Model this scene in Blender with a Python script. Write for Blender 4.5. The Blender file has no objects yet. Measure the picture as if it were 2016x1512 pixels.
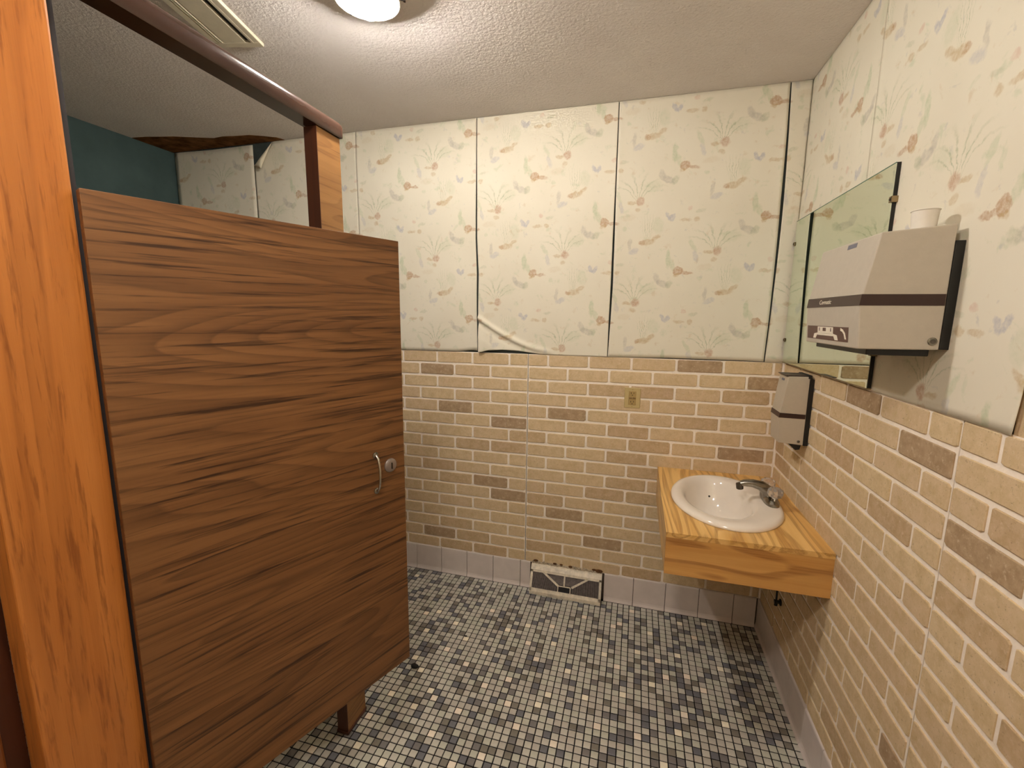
import bpy, bmesh, math, random
from mathutils import Vector, Matrix

random.seed(7)
SC = bpy.context.scene
C = SC.collection

# ------------------------------------------------------------------ camera
CAM_POS = Vector((-0.63656, -2.21218, 1.48824))
CAM_R = Vector((0.962883, 0.269720, 0.010377))
CAM_U = Vector((-0.051339, 0.145265, 0.988060))
CAM_F = Vector((-0.264992, 0.951919, -0.153721))
FPX = 873.712
cam_d = bpy.data.cameras.new('camera')
cam_d.sensor_fit = 'HORIZONTAL'
cam_d.sensor_width = 36.0
cam_d.lens = 36.0 * FPX / 2016.0
cam_d.clip_start = 0.01
cam = bpy.data.objects.new('camera', cam_d)
C.objects.link(cam)
m = Matrix.Identity(4)
for i in range(3):
    m[i][0] = CAM_R[i]; m[i][1] = CAM_U[i]; m[i][2] = -CAM_F[i]; m[i][3] = CAM_POS[i]
cam.matrix_world = m
SC.camera = cam

# ------------------------------------------------------------------ world / exposure
w = bpy.data.worlds.new('world'); SC.world = w
w.use_nodes = True
w.node_tree.nodes['Background'].inputs[0].default_value = (0.05, 0.05, 0.05, 1)
w.node_tree.nodes['Background'].inputs[1].default_value = 0.2
SC.view_settings.view_transform = 'Standard'
SC.view_settings.look = 'None'
SC.view_settings.gamma = 1.0
SC.view_settings.use_curve_mapping = False
SC.view_settings.exposure = 0.28
SC.cycles.max_bounces = 6
SC.cycles.diffuse_bounces = 4
SC.cycles.glossy_bounces = 4
SC.cycles.transmission_bounces = 6
SC.cycles.use_light_tree = False
SC.cycles.use_denoising = True
SC.cycles.use_adaptive_sampling = True
SC.cycles.adaptive_threshold = 0.1
SC.cycles.adaptive_min_samples = 20
SC.cycles.sample_clamp_indirect = 6.0
BULB_STRENGTH = 740.0
BULB_COLOR = (1.0, 0.94, 0.86, 1)
GLOBE_STRENGTH = 70.0      # second lamp, a closed opal dome behind the photographer
GLOBE_COLOR = (1.0, 0.94, 0.86, 1)

# ------------------------------------------------------------------ room dimensions
H = 2.44
XL, YF = -3.40, -2.60
ZB = 1.291          # top of the brick wainscot
ZT = 0.151          # top of the base tiles


def lin(r, g, b):
    f = lambda c: (c / 255) / 12.92 if c / 255 <= 0.04045 else ((c / 255 + 0.055) / 1.055) ** 2.4
    return (f(r), f(g), f(b), 1)


# ------------------------------------------------------------------ node helper
class NT:
    def __init__(self, tree):
        self.t = tree; self.n = tree.nodes; self.l = tree.links

    def put(self, sock, v):
        if hasattr(v, 'is_output'):
            self.l.new(v, sock)
        else:
            sock.default_value = v

    def math(self, op, a, b=None, c=None, clamp=False):
        n = self.n.new('ShaderNodeMath'); n.operation = op; n.use_clamp = clamp
        self.put(n.inputs[0], a)
        if b is not None: self.put(n.inputs[1], b)
        if c is not None: self.put(n.inputs[2], c)
        return n.outputs[0]

    def vmath(self, op, a, b=None):
        n = self.n.new('ShaderNodeVectorMath'); n.operation = op
        self.put(n.inputs[0], a)
        if b is not None: self.put(n.inputs[1], b)
        return n.outputs[0]

    def noise(self, vec, scale, detail=3, rough=0.5, dist=0.0, out='Fac'):
        n = self.n.new('ShaderNodeTexNoise')
        if vec is not None: self.put(n.inputs['Vector'], vec)
        n.inputs['Scale'].default_value = scale
        n.inputs['Detail'].default_value = detail
        n.inputs['Roughness'].default_value = rough
        n.inputs['Distortion'].default_value = dist
        return n.outputs[out]

    def vor(self, vec, scale, feature='F1'):
        n = self.n.new('ShaderNodeTexVoronoi'); n.feature = feature
        if vec is not None: self.put(n.inputs['Vector'], vec)
        n.inputs['Scale'].default_value = scale
        return n.outputs[0]

    def ramp(self, fac, stops, interp='LINEAR'):
        n = self.n.new('ShaderNodeValToRGB'); n.color_ramp.interpolation = interp
        e = n.color_ramp.elements
        while len(e) < len(stops): e.new(0.5)
        for el, (p, c) in zip(e, stops):
            el.position = p; el.color = c if len(c) == 4 else (*c, 1)
        self.put(n.inputs[0], fac)
        return n.outputs[0]

    def mix(self, fac, a, b, mode='MIX'):
        n = self.n.new('ShaderNodeMix'); n.data_type = 'RGBA'; n.blend_type = mode
        self.put(n.inputs[0], fac); self.put(n.inputs[6], a); self.put(n.inputs[7], b)
        return n.outputs[2]

    def maprange(self, v, a, b, c=0.0, d=1.0, smooth=False):
        n = self.n.new('ShaderNodeMapRange')
        if smooth: n.interpolation_type = 'SMOOTHSTEP'
        self.put(n.inputs[0], v)
        for i, x in zip((1, 2, 3, 4), (a, b, c, d)): n.inputs[i].default_value = x
        return n.outputs[0]

    def sep(self, v):
        n = self.n.new('ShaderNodeSeparateXYZ'); self.put(n.inputs[0], v); return n.outputs

    def comb(self, x, y, z):
        n = self.n.new('ShaderNodeCombineXYZ')
        for i, v in enumerate((x, y, z)): self.put(n.inputs[i], v)
        return n.outputs[0]

    def bump(self, h, strength=0.3, dist=0.01):
        n = self.n.new('ShaderNodeBump'); n.inputs['Strength'].default_value = strength
        n.inputs['Distance'].default_value = dist
        self.put(n.inputs['Height'], h)
        return n.outputs[0]

    def objco(self):
        return self.n.new('ShaderNodeTexCoord').outputs['Object']

    def pos(self):
        return self.n.new('ShaderNodeNewGeometry').outputs['Position']

    def rnd(self):
        return self.n.new('ShaderNodeObjectInfo').outputs['Random']


def new_mat(name):
    mt = bpy.data.materials.new(name); mt.use_nodes = True
    nt = NT(mt.node_tree)
    bs = mt.node_tree.nodes['Principled BSDF']
    return mt, nt, bs


def plain(name, col, rough=0.5, metal=0.0, spec=0.5, var=0.06, scale=30, bump=0.0, emit=None):
    mt, nt, bs = new_mat(name)
    co = nt.objco()
    n = nt.noise(co, scale, 4, 0.6)
    dark = tuple(c * (1 - var * 2) for c in col[:3]) + (1,)
    lite = tuple(min(1, c * (1 + var)) for c in col[:3]) + (1,)
    nt.put(bs.inputs['Base Color'], nt.ramp(n, [(0.3, dark), (0.7, lite)]))
    bs.inputs['Roughness'].default_value = rough
    bs.inputs['Metallic'].default_value = metal
    bs.inputs['Specular IOR Level'].default_value = spec
    if bump:
        nt.put(bs.inputs['Normal'], nt.bump(nt.noise(co, scale * 4, 3), bump, 0.002))
    return mt


def wood(name, dark, mid, lite, axis, rough=0.35, ring=9.0, along=1.1, across=7.0, streak=300.0, line=0.55, spec=0.5, lines=None, seed=0.0, dash=0.0, fleck=(2.2, 62)):
    """axis: 'x','y','z' = direction of the grain"""
    mt, nt, bs = new_mat(name)
    co = nt.objco()
    co = nt.vmath('ADD', co, (seed, seed * 0.7, seed * 1.3))
    sc = {'x': (along, across, across), 'y': (across, along, across), 'z': (across, across, along)}[axis]
    v1 = nt.vmath('MULTIPLY', co, sc)
    n1 = nt.noise(v1, 1.0, 2, 0.45, 0.35)
    r = nt.math('FRACT', nt.math('MULTIPLY', n1, ring))
    r = nt.math('PINGPONG', nt.math('MULTIPLY', r, 2.0), 1.0) if False else r
    sc2 = {'x': (4, streak, streak), 'y': (streak, 4, streak), 'z': (streak, streak, 4)}[axis]
    n2 = nt.noise(nt.vmath('MULTIPLY', co, sc2), 1.0, 3, 0.6)
    sc3 = {'x': (1.4, 26, 26), 'y': (26, 1.4, 26), 'z': (26, 26, 1.4)}[axis]
    n3 = nt.noise(nt.vmath('MULTIPLY', co, sc3), 1.0, 3, 0.6, 0.3)
    base = nt.ramp(nt.math('ADD', nt.math('MULTIPLY', n3, 0.75), nt.math('MULTIPLY', n2, 0.25)),
                   [(0.32, mid), (0.62, lite)])
    lm = nt.ramp(r, lines or [(0.0, (1, 1, 1)), (0.10, (0.75, 0.75, 0.75)), (0.45, (0.12, 0.12, 0.12)), (0.93, (0, 0, 0)), (1.0, (1, 1, 1))])
    lmv = nt.math('MULTIPLY', lm, nt.maprange(n2, 0.3, 0.62, 0.35, 1.0))
    col = nt.mix(nt.math('MULTIPLY', lmv, line), base, dark)
    if dash:
        fa, fc_ = fleck
        sc4 = {'x': (fa, fc_, fc_), 'y': (fc_, fa, fc_), 'z': (fc_, fc_, fa)}[axis]
        n4 = nt.noise(nt.vmath('MULTIPLY', co, sc4), 1.0, 4, 0.65, 0.25)
        col = nt.mix(nt.math('MULTIPLY', nt.maprange(n4, 0.53, 0.66), dash), col, dark)
    nt.put(bs.inputs['Base Color'], col)
    bs.inputs['Roughness'].default_value = rough
    bs.inputs['Specular IOR Level'].default_value = spec
    nt.put(bs.inputs['Normal'], nt.bump(n2, 0.12, 0.001))
    return mt


# ------------------------------------------------------------------ materials
M = {}
M['walnut'] = wood('walnut_laminate', lin(50, 26, 12), lin(110, 72, 40), lin(134, 92, 54), 'y', rough=0.42, ring=30, along=0.42, across=3.6, streak=220, line=0.5, spec=0.4, dash=0.9, fleck=(2.6, 95))
M['walnut_pil'] = wood('walnut_laminate_pilaster', lin(84, 50, 26), lin(136, 94, 52), lin(158, 114, 66), 'y', rough=0.42, ring=8, along=1.2, across=6, line=0.4, spec=0.4, dash=0.6)
M['walnut_edge'] = wood('walnut_edge_band', lin(34, 15, 8), lin(70, 34, 18), lin(86, 44, 24), 'z', rough=0.4, ring=6, line=0.4)
M['oak'] = wood('orange_oak', lin(120, 62, 22), lin(176, 104, 44), lin(200, 126, 60), 'z', rough=0.33, ring=9, along=0.5, across=9, streak=420, line=0.4, dash=0.6, fleck=(8, 110))
M['oak_dark'] = wood('dark_oak_panel', lin(78, 38, 16), lin(116, 62, 26), lin(136, 78, 36), 'z', rough=0.35, ring=6, along=0.8, across=8, streak=420, line=0.45, seed=3.1)
PL = [(0.0, (0.9, 0.9, 0.9)), (0.25, (0.85, 0.85, 0.85)), (0.42, (0.15, 0.15, 0.15)), (0.9, (0, 0, 0)), (1.0, (0.9, 0.9, 0.9))]
M['pine'] = wood('varnished_pine_top', lin(160, 106, 46), lin(218, 168, 92), lin(238, 196, 124), 'y', rough=0.28, ring=13, along=0.7, across=6, streak=260, line=0.8, lines=PL, seed=1.7)
M['pine_x'] = wood('varnished_pine_apron', lin(138, 82, 32), lin(202, 146, 76), lin(220, 168, 98), 'x', rough=0.35, ring=6, along=1.4, across=7, streak=260, line=0.8, lines=PL, seed=5.2)
M['headrail'] = plain('brown_gloss_rail', lin(64, 43, 34), rough=0.18, spec=0.6, var=0.1, scale=12)
M['teal'] = plain('teal_wall_paint', lin(80, 98, 98), rough=0.7, var=0.08, scale=6)
M['backing'] = plain('dark_wall_backing', lin(76, 82, 80), rough=0.8, var=0.12, scale=14)
M['plain_wall'] = plain('cream_wall_paint', lin(214, 204, 180), rough=0.8, var=0.03, scale=5)
M['mortar'] = plain('cream_pink_mortar', lin(250, 238, 224), rough=0.8, var=0.03, scale=60, bump=0.25)
M['base_tile'] = plain('pale_grey_glazed_tile', lin(222, 210, 204), rough=0.25, var=0.04, scale=9)
M['base_grout'] = plain('dirty_base_grout', lin(92, 80, 72), rough=0.9, var=0.15, scale=40)
M['disp_body'] = plain('warm_grey_plastic', lin(186, 176, 161), rough=0.42, var=0.02, scale=60, bump=0.08)
M['disp_body_soap'] = plain('warm_grey_plastic_soap', lin(190, 178, 160), rough=0.45, var=0.02, scale=60, bump=0.08)
M['disp_brown'] = plain('dark_brown_band', lin(52, 30, 26), rough=0.4, var=0.05)
M['black'] = plain('black_plastic', lin(16, 14, 14), rough=0.45, var=0.1)
M['sticker_brown'] = plain('sticker_brown', lin(88, 58, 50), rough=0.45, var=0.05)
M['sticker_cream'] = plain('sticker_cream', lin(236, 226, 208), rough=0.5, var=0.02)
M['label_grey'] = plain('blue_grey_label', lin(104, 106, 122), rough=0.4, var=0.05)
M['chrome'] = plain('chrome_metal', lin(200, 196, 190), rough=0.12, metal=1.0, var=0.03)
M['dull_chrome'] = plain('dull_chrome', lin(150, 146, 138), rough=0.25, metal=1.0, var=0.15, scale=60)
M['latch'] = plain('satin_latch_metal', lin(150, 138, 132), rough=0.3, metal=0.5, var=0.05)
M['lock_grey'] = plain('steel_lock', lin(110, 105, 98), rough=0.35, metal=1.0, var=0.1)
M['china'] = plain('cream_vitreous_china', lin(238, 228, 216), rough=0.12, var=0.02, scale=8, spec=0.6)
M['drain_dark'] = plain('dark_drain_hole', lin(40, 34, 30), rough=0.5)
M['cup'] = plain('white_paper_cup', lin(226, 219, 208), rough=0.8, var=0.03)
M['ivory'] = plain('ivory_outlet_plastic', lin(196, 174, 122), rough=0.35, var=0.03)
M['ivory_dark'] = plain('tan_receptacle_face', lin(172, 145, 92), rough=0.35, var=0.05)
M['ivory_btn'] = plain('brown_test_button', lin(138, 110, 66), rough=0.4)
M['slot'] = plain('dark_slot', lin(48, 34, 18), rough=0.7)
M['reg_white'] = plain('chipped_white_enamel', lin(234, 222, 202), rough=0.45, var=0.14, scale=40)
M['reg_dark'] = plain('dark_duct_and_gap_shade', lin(44, 40, 42), rough=0.7)
M['reg_fin'] = plain('dusty_louver_metal', lin(150, 138, 134), rough=0.6, var=0.2, scale=80)
M['plaster'] = plain('crumbling_plaster', lin(196, 180, 158), rough=0.9, var=0.25, scale=60, bump=0.5)
M['rust'] = plain('brown_wall_hole', lin(106, 68, 34), rough=0.9, var=0.3, scale=60)
M['vent'] = plain('cream_vent_metal', lin(206, 196, 172), rough=0.4, var=0.04)
M['vent_dark'] = plain('dark_vent_slot', lin(12, 10, 10), rough=0.8)
M['debris'] = plain('black_debris', lin(30, 24, 22), rough=0.8, var=0.3, scale=200)
M['mirror_edge'] = plain('dark_mirror_backing', lin(22, 20, 18), rough=0.6)
M['glass_green'] = plain('green_glass_edge', lin(72, 108, 88), rough=0.15, var=0.05)
M['clip'] = plain('brass_mirror_clip', lin(150, 132, 100), rough=0.3, metal=0.7, var=0.1)
M['lamp_metal'] = plain('lamp_fixture_metal', lin(190, 170, 146), rough=0.35, metal=0.4, var=0.05)
M['lamp_pan'] = plain('white_enamel_pan', lin(214, 204, 190), rough=0.35, var=0.03)
M['lamp_bulb_off'] = plain('unlit_lamp_glass', lin(188, 176, 164), rough=0.3, var=0.03)
M['paper_back'] = plain('cream_paper_back', lin(226, 216, 190), rough=0.85, var=0.04)
M['stain'] = plain('brown_water_stain', lin(124, 86, 54), rough=0.95, var=0.35, scale=16, bump=0.6)


def mat_mirror():
    mt, nt, bs = new_mat('mirror_glass')
    bs.inputs['Base Color'].default_value = (0.77, 0.85, 0.74, 1)
    bs.inputs['Metallic'].default_value = 1.0
    n = nt.noise(nt.objco(), 14, 3)
    nt.put(bs.inputs['Roughness'], nt.maprange(n, 0.3, 0.7, 0.004, 0.02))
    return mt
M['mirror'] = mat_mirror()


def mat_acrylic():
    mt, nt, bs = new_mat('clear_acrylic')
    bs.inputs['Base Color'].default_value = (0.93, 0.88, 0.84, 1)
    bs.inputs['Transmission Weight'].default_value = 0.85
    bs.inputs['Roughness'].default_value = 0.06
    bs.inputs['IOR'].default_value = 1.49
    return mt
M['acrylic'] = mat_acrylic()


def mat_bulb(name='lit_bulb', col=BULB_COLOR, st=BULB_STRENGTH):
    mt, nt, bs = new_mat(name)
    bs.inputs['Base Color'].default_value = (1, 1, 1, 1)
    bs.inputs['Emission Color'].default_value = col
    bs.inputs['Emission Strength'].default_value = st
    return mt
M['bulb'] = mat_bulb()
M['globe'] = mat_bulb('lit_opal_glass', GLOBE_COLOR, GLOBE_STRENGTH)


def mat_ceiling():
    mt, nt, bs = new_mat('textured_ceiling')
    p = nt.pos()
    n = nt.noise(p, 5, 4, 0.6)
    nt.put(bs.inputs['Base Color'], nt.ramp(n, [(0.3, lin(226, 218, 214)), (0.7, lin(233, 226, 222))]))
    bs.inputs['Roughness'].default_value = 0.9
    v = nt.vor(p, 85, 'SMOOTH_F1')
    b = nt.math('ADD', nt.math('MULTIPLY', v, -0.7), nt.math('MULTIPLY', nt.noise(p, 160, 3, 0.6), 0.9))
    nt.put(bs.inputs['Normal'], nt.bump(b, 0.55, 0.006))
    return mt
M['ceiling'] = mat_ceiling()


def mat_brick(name, a, b, c):
    mt, nt, bs = new_mat(name)
    p = nt.pos()
    r = nt.rnd()
    base = nt.mix(r, a, b)
    n = nt.noise(p, 30, 5, 0.7)
    col = nt.mix(nt.maprange(n, 0.40, 0.66, 0.0, 0.75), base, c)
    n3 = nt.noise(p, 75, 3, 0.7)
    col = nt.mix(nt.maprange(n3, 0.56, 0.72, 0.0, 0.5), col, lin(226, 206, 178))
    n2 = nt.noise(p, 190, 2, 0.6)
    col = nt.mix(nt.maprange(n2, 0.62, 0.74, 0.0, 0.55), col, lin(150, 126, 98))
    nt.put(bs.inputs['Base Color'], col)
    bs.inputs['Roughness'].default_value = 0.62
    nt.put(bs.inputs['Normal'], nt.bump(nt.noise(p, 110, 3), 0.25, 0.002))
    return mt
M['brick'] = mat_brick('tan_brick', lin(221, 198, 161), lin(214, 189, 156), lin(200, 174, 132))
M['brick_dark'] = mat_brick('dark_tan_brick', lin(188, 163, 131), lin(180, 155, 127), lin(158, 131, 101))
M['brick_mid'] = mat_brick('mid_tan_brick', lin(208, 183, 147), lin(202, 175, 143), lin(184, 157, 119))

TILE_COLS = [('tile_light', lin(200, 196, 185)), ('tile_grey', lin(190, 184, 174)), ('tile_green', lin(194, 193, 179)),
             ('tile_dark', lin(122, 118, 117)), ('tile_slate', lin(110, 110, 116)), ('tile_olive', lin(126, 120, 110)),
             ('tile_white', lin(250, 240, 218)), ('tile_pink', lin(246, 232, 214))]
for k, c in TILE_COLS:
    M[k] = plain(k, c, rough=0.38, var=0.05, scale=22)
M['grout'] = plain('dark_floor_grout', lin(34, 33, 36), rough=0.9, var=0.2, scale=30)


# wallpaper: half-drop repeat of pale printed motifs
PW, VW = 0.3400, 0.4535
A0 = (-1.1453, 2.1439)


def motif_group():
    g = bpy.data.node_groups.new('motif_offset', 'ShaderNodeTree')
    for nme in ('U', 'V', 'CX', 'CZ'):
        g.interface.new_socket(nme, in_out='INPUT', socket_type='NodeSocketFloat')
    for nme in ('DX', 'DZ'):
        g.interface.new_socket(nme, in_out='OUTPUT', socket_type='NodeSocketFloat')
    nt = NT(g)
    gi = g.nodes.new('NodeGroupInput'); go = g.nodes.new('NodeGroupOutput')
    s = nt.math('DIVIDE', nt.math('SUBTRACT', gi.outputs[0], gi.outputs[2]), PW)
    col = nt.math('ROUND', s)
    dx = nt.math('MULTIPLY', nt.math('SUBTRACT', s, col), PW)
    t = nt.math('SUBTRACT', nt.math('DIVIDE', nt.math('SUBTRACT', gi.outputs[1], gi.outputs[3]), VW), nt.math('MULTIPLY', col, 0.5))
    dz = nt.math('MULTIPLY', nt.math('SUBTRACT', t, nt.math('ROUND', t)), VW)
    g.links.new(dx, go.inputs[0]); g.links.new(dz, go.inputs[1])
    return g


MG = motif_group()


def mat_wallpaper():
    mt, nt, bs = new_mat('cream_pond_wallpaper')
    p = nt.pos()
    x, y, z = nt.sep(p)
    # fine wobble of the print
    nv = nt.noise(p, 42, 3, 0.6, out='Color')
    nx, ny, nz = nt.sep(nt.vmath('SUBTRACT', nv, (0.5, 0.5, 0.5)))
    u = nt.math('ADD', nt.math('ADD', x, y), nt.math('MULTIPLY', nx, 0.022))
    v = nt.math('ADD', z, nt.math('MULTIPLY', nz, 0.022))
    wash = nt.noise(p, 95, 3, 0.7)
    tone = nt.noise(p, 3.5, 3)
    col = nt.ramp(tone, [(0.3, lin(226, 218, 199)), (0.7, lin(232, 225, 207))])
    # faint watercolour smudges scattered between the motifs
    for sc_, lo_, c_ in ((19, .60, lin(190, 200, 168)), (24, .62, lin(206, 184, 150)), (28, .63, lin(184, 182, 180))):
        ns = nt.noise(nt.vmath('ADD', p, (sc_, sc_ * 2, 1.5)), sc_, 4, 0.62, 0.4)
        col = nt.mix(nt.maprange(ns, lo_, lo_ + .10, 0.0, 0.38), col, c_)

    def off(cx, cz):
        n = nt.n.new('ShaderNodeGroup'); n.node_tree = MG
        nt.put(n.inputs[0], u); nt.put(n.inputs[1], v)
        n.inputs[2].default_value = A0[0] + cx; n.inputs[3].default_value = A0[1] + cz
        return n.outputs[0], n.outputs[1]

    def ell(cx, cz, rx, rz, ang, colr, amt, soft=0.55):
        nonlocal col
        dx, dz = off(cx, cz)
        c, s = math.cos(ang), math.sin(ang)
        a = nt.math('DIVIDE', nt.math('ADD', nt.math('MULTIPLY', dx, c), nt.math('MULTIPLY', dz, s)), rx)
        b = nt.math('DIVIDE', nt.math('SUBTRACT', nt.math('MULTIPLY', dz, c), nt.math('MULTIPLY', dx, s)), rz)
        d = nt.math('SQRT', nt.math('ADD', nt.math('MULTIPLY', a, a), nt.math('MULTIPLY', b, b)))
        mk = nt.maprange(d, 1.0, soft, 0.0, 1.0, True)
        mk = nt.math('MULTIPLY', mk, nt.maprange(wash, 0.3, 0.65, amt * 0.25, amt * 0.72))
        col = nt.mix(mk, col, colr)

    def grass(cx, cz, length, spread, nbl, colr, amt, lean=0.0):
        nonlocal col
        dx, dz = off(cx, cz)
        dz = nt.math('ADD', dz, 0.02)
        ang = nt.math('ADD', nt.math('ARCTAN2', dx, dz), nt.math('MULTIPLY', dx, lean))
        r = nt.math('SQRT', nt.math('ADD', nt.math('MULTIPLY', dx, dx), nt.math('MULTIPLY', dz, dz)))
        st = nt.math('ABSOLUTE', nt.math('SUBTRACT', nt.math('FRACT', nt.math('MULTIPLY', ang, nbl)), 0.5))
        mk = nt.maprange(st, 0.17, 0.05, 0.0, 1.0)
        mk = nt.math('MULTIPLY', mk, nt.maprange(nt.math('ABSOLUTE', ang), spread, spread * 0.7, 0.0, 1.0))
        mk = nt.math('MULTIPLY', mk, nt.maprange(r, length, length * 0.55, 0.0, 1.0))
        mk = nt.math('MULTIPLY', mk, nt.maprange(r, 0.012, 0.03, 0.0, 1.0))
        mk = nt.math('MULTIPLY', mk, nt.maprange(wash, 0.32, 0.6, amt * 0.1, amt * 0.75))
        col = nt.mix(mk, col, colr)

    BR, RU, TN = lin(186, 148, 112), lin(188, 144, 112), lin(196, 170, 126)
    GN, GY, BL, PK = lin(184, 196, 160), lin(188, 182, 170), lin(178, 178, 188), lin(208, 164, 144)
    GL = lin(176, 182, 150)
    # pale foliage washes
    ell(-0.053, 0.059, 0.014, 0.050, 0.0, GN, 0.85)
    ell(-0.034, 0.028, 0.014, 0.036, 0.3, GN, 0.6)
    ell(-0.073, -0.051, 0.040, 0.019, -0.35, GY, 0.85)
    ell(-0.100, -0.030, 0.016, 0.032, 0.4, GY, 0.75)
    ell(-0.045, -0.055, 0.018, 0.026, -0.7, GL, 0.65)
    ell(0.0625, 0.066, 0.013, 0.034, 0.25, BL, 0.55)
    ell(0.048, 0.115, 0.012, 0.040, 0.5, GN, 0.55)
    ell(0.131, -0.131, 0.032, 0.016, 0.35, BL, 0.65)
    ell(0.112, -0.100, 0.012, 0.036, -0.1, GY, 0.75)
    ell(0.200, 0.150, 0.050, 0.030, 0.2, GN, 0.35)
    ell(0.235, -0.020, 0.030, 0.045, 0.2, GN, 0.35)
    ell(0.100, 0.020, 0.040, 0.018, 0.1, TN, 0.25)
    grass(0.192, -0.091, 0.150, 0.46, 6.2, GL, 1.0, 5.0)
    grass(0.141, 0.0875, 0.155, 0.50, 6.8, GL, 1.0, -5.0)
    ell(0.192, -0.091, 0.042, 0.017, 0.15, TN, 0.95)
    ell(0.168, -0.094, 0.018, 0.013, 0.0, BR, 0.85)
    ell(0.228, -0.072, 0.026, 0.012, 0.5, TN, 0.9)
    ell(0.149, 0.0885, 0.022, 0.024, 0.0, RU, 1.0)
    ell(0.112, 0.084, 0.026, 0.010, -0.1, TN, 0.9)
    ell(0.139, 0.052, 0.017, 0.012, 0.0, TN, 0.75)
    ell(0.276, 0.019, 0.012, 0.024, 0.5, BL, 0.95)
    ell(0.296, 0.014, 0.012, 0.022, -0.5, BL, 0.95)
    ell(0.009, -0.2265, 0.030, 0.010, 0.0, TN, 0.8)
    ell(0.056, -0.226, 0.016, 0.014, 0.3, TN, 0.85)
    ell(0.025, -0.178, 0.014, 0.012, 0.0, PK, 0.6)
    ell(0.070, -0.190, 0.026, 0.009, 0.2, GL, 0.5)
    ell(0.085, -0.03, 0.014, 0.011, 0.0, GN, 0.5)
    # the plump brown bird with a tail
    ell(-0.008, 0.004, 0.023, 0.022, 0.0, BR, 1.15, 0.8)
    ell(0.028, -0.004, 0.034, 0.0095, -0.1, BR, 1.0)
    ell(-0.014, -0.014, 0.016, 0.010, 0.2, TN, 0.85)
    nt.put(bs.inputs['Base Color'], col)
    bs.inputs['Roughness'].default_value = 0.62
    bs.inputs['Specular IOR Level'].default_value = 0.3
    nt.put(bs.inputs['Normal'], nt.bump(nt.noise(p, 9, 2), 0.12, 0.01))
    return mt
M['paper'] = mat_wallpaper()


# matt surfaces need no gloss lobe
for k in ('mortar', 'plain_wall', 'ceiling', 'backing', 'teal', 'grout', 'brick', 'brick_dark', 'brick_mid', 'paper', 'stain', 'plaster', 'cup', 'base_grout'):
    t_ = M[k].node_tree; b_ = t_.nodes['Principled BSDF']
    d_ = t_.nodes.new('ShaderNodeBsdfDiffuse')
    t_.links.new(b_.inputs['Base Color'].links[0].from_socket, d_.inputs['Color'])
    if b_.inputs['Normal'].links:
        t_.links.new(b_.inputs['Normal'].links[0].from_socket, d_.inputs['Normal'])
    o_ = next(n for n in t_.nodes if n.type == 'OUTPUT_MATERIAL')
    t_.links.new(d_.outputs[0], o_.inputs['Surface'])
    t_.nodes.remove(b_)


# ------------------------------------------------------------------ object helpers
ORI = {}


def props(o, label=None, cat=None, group=None, kind=None):
    for k, v in (('label', label), ('category', cat), ('group', group), ('kind', kind)):
        if v: o[k] = v
    return o


def thing(name, loc=(0, 0, 0), rotz=0.0, label=None, cat=None, group=None):
    o = bpy.data.objects.new(name, None); C.objects.link(o)
    o.location = loc; o.rotation_euler = (0, 0, rotz); o.empty_display_size = 0.05
    ORI[o.name] = Vector((0, 0, 0)) if rotz else Vector(loc)
    return props(o, label, cat, group)


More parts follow.
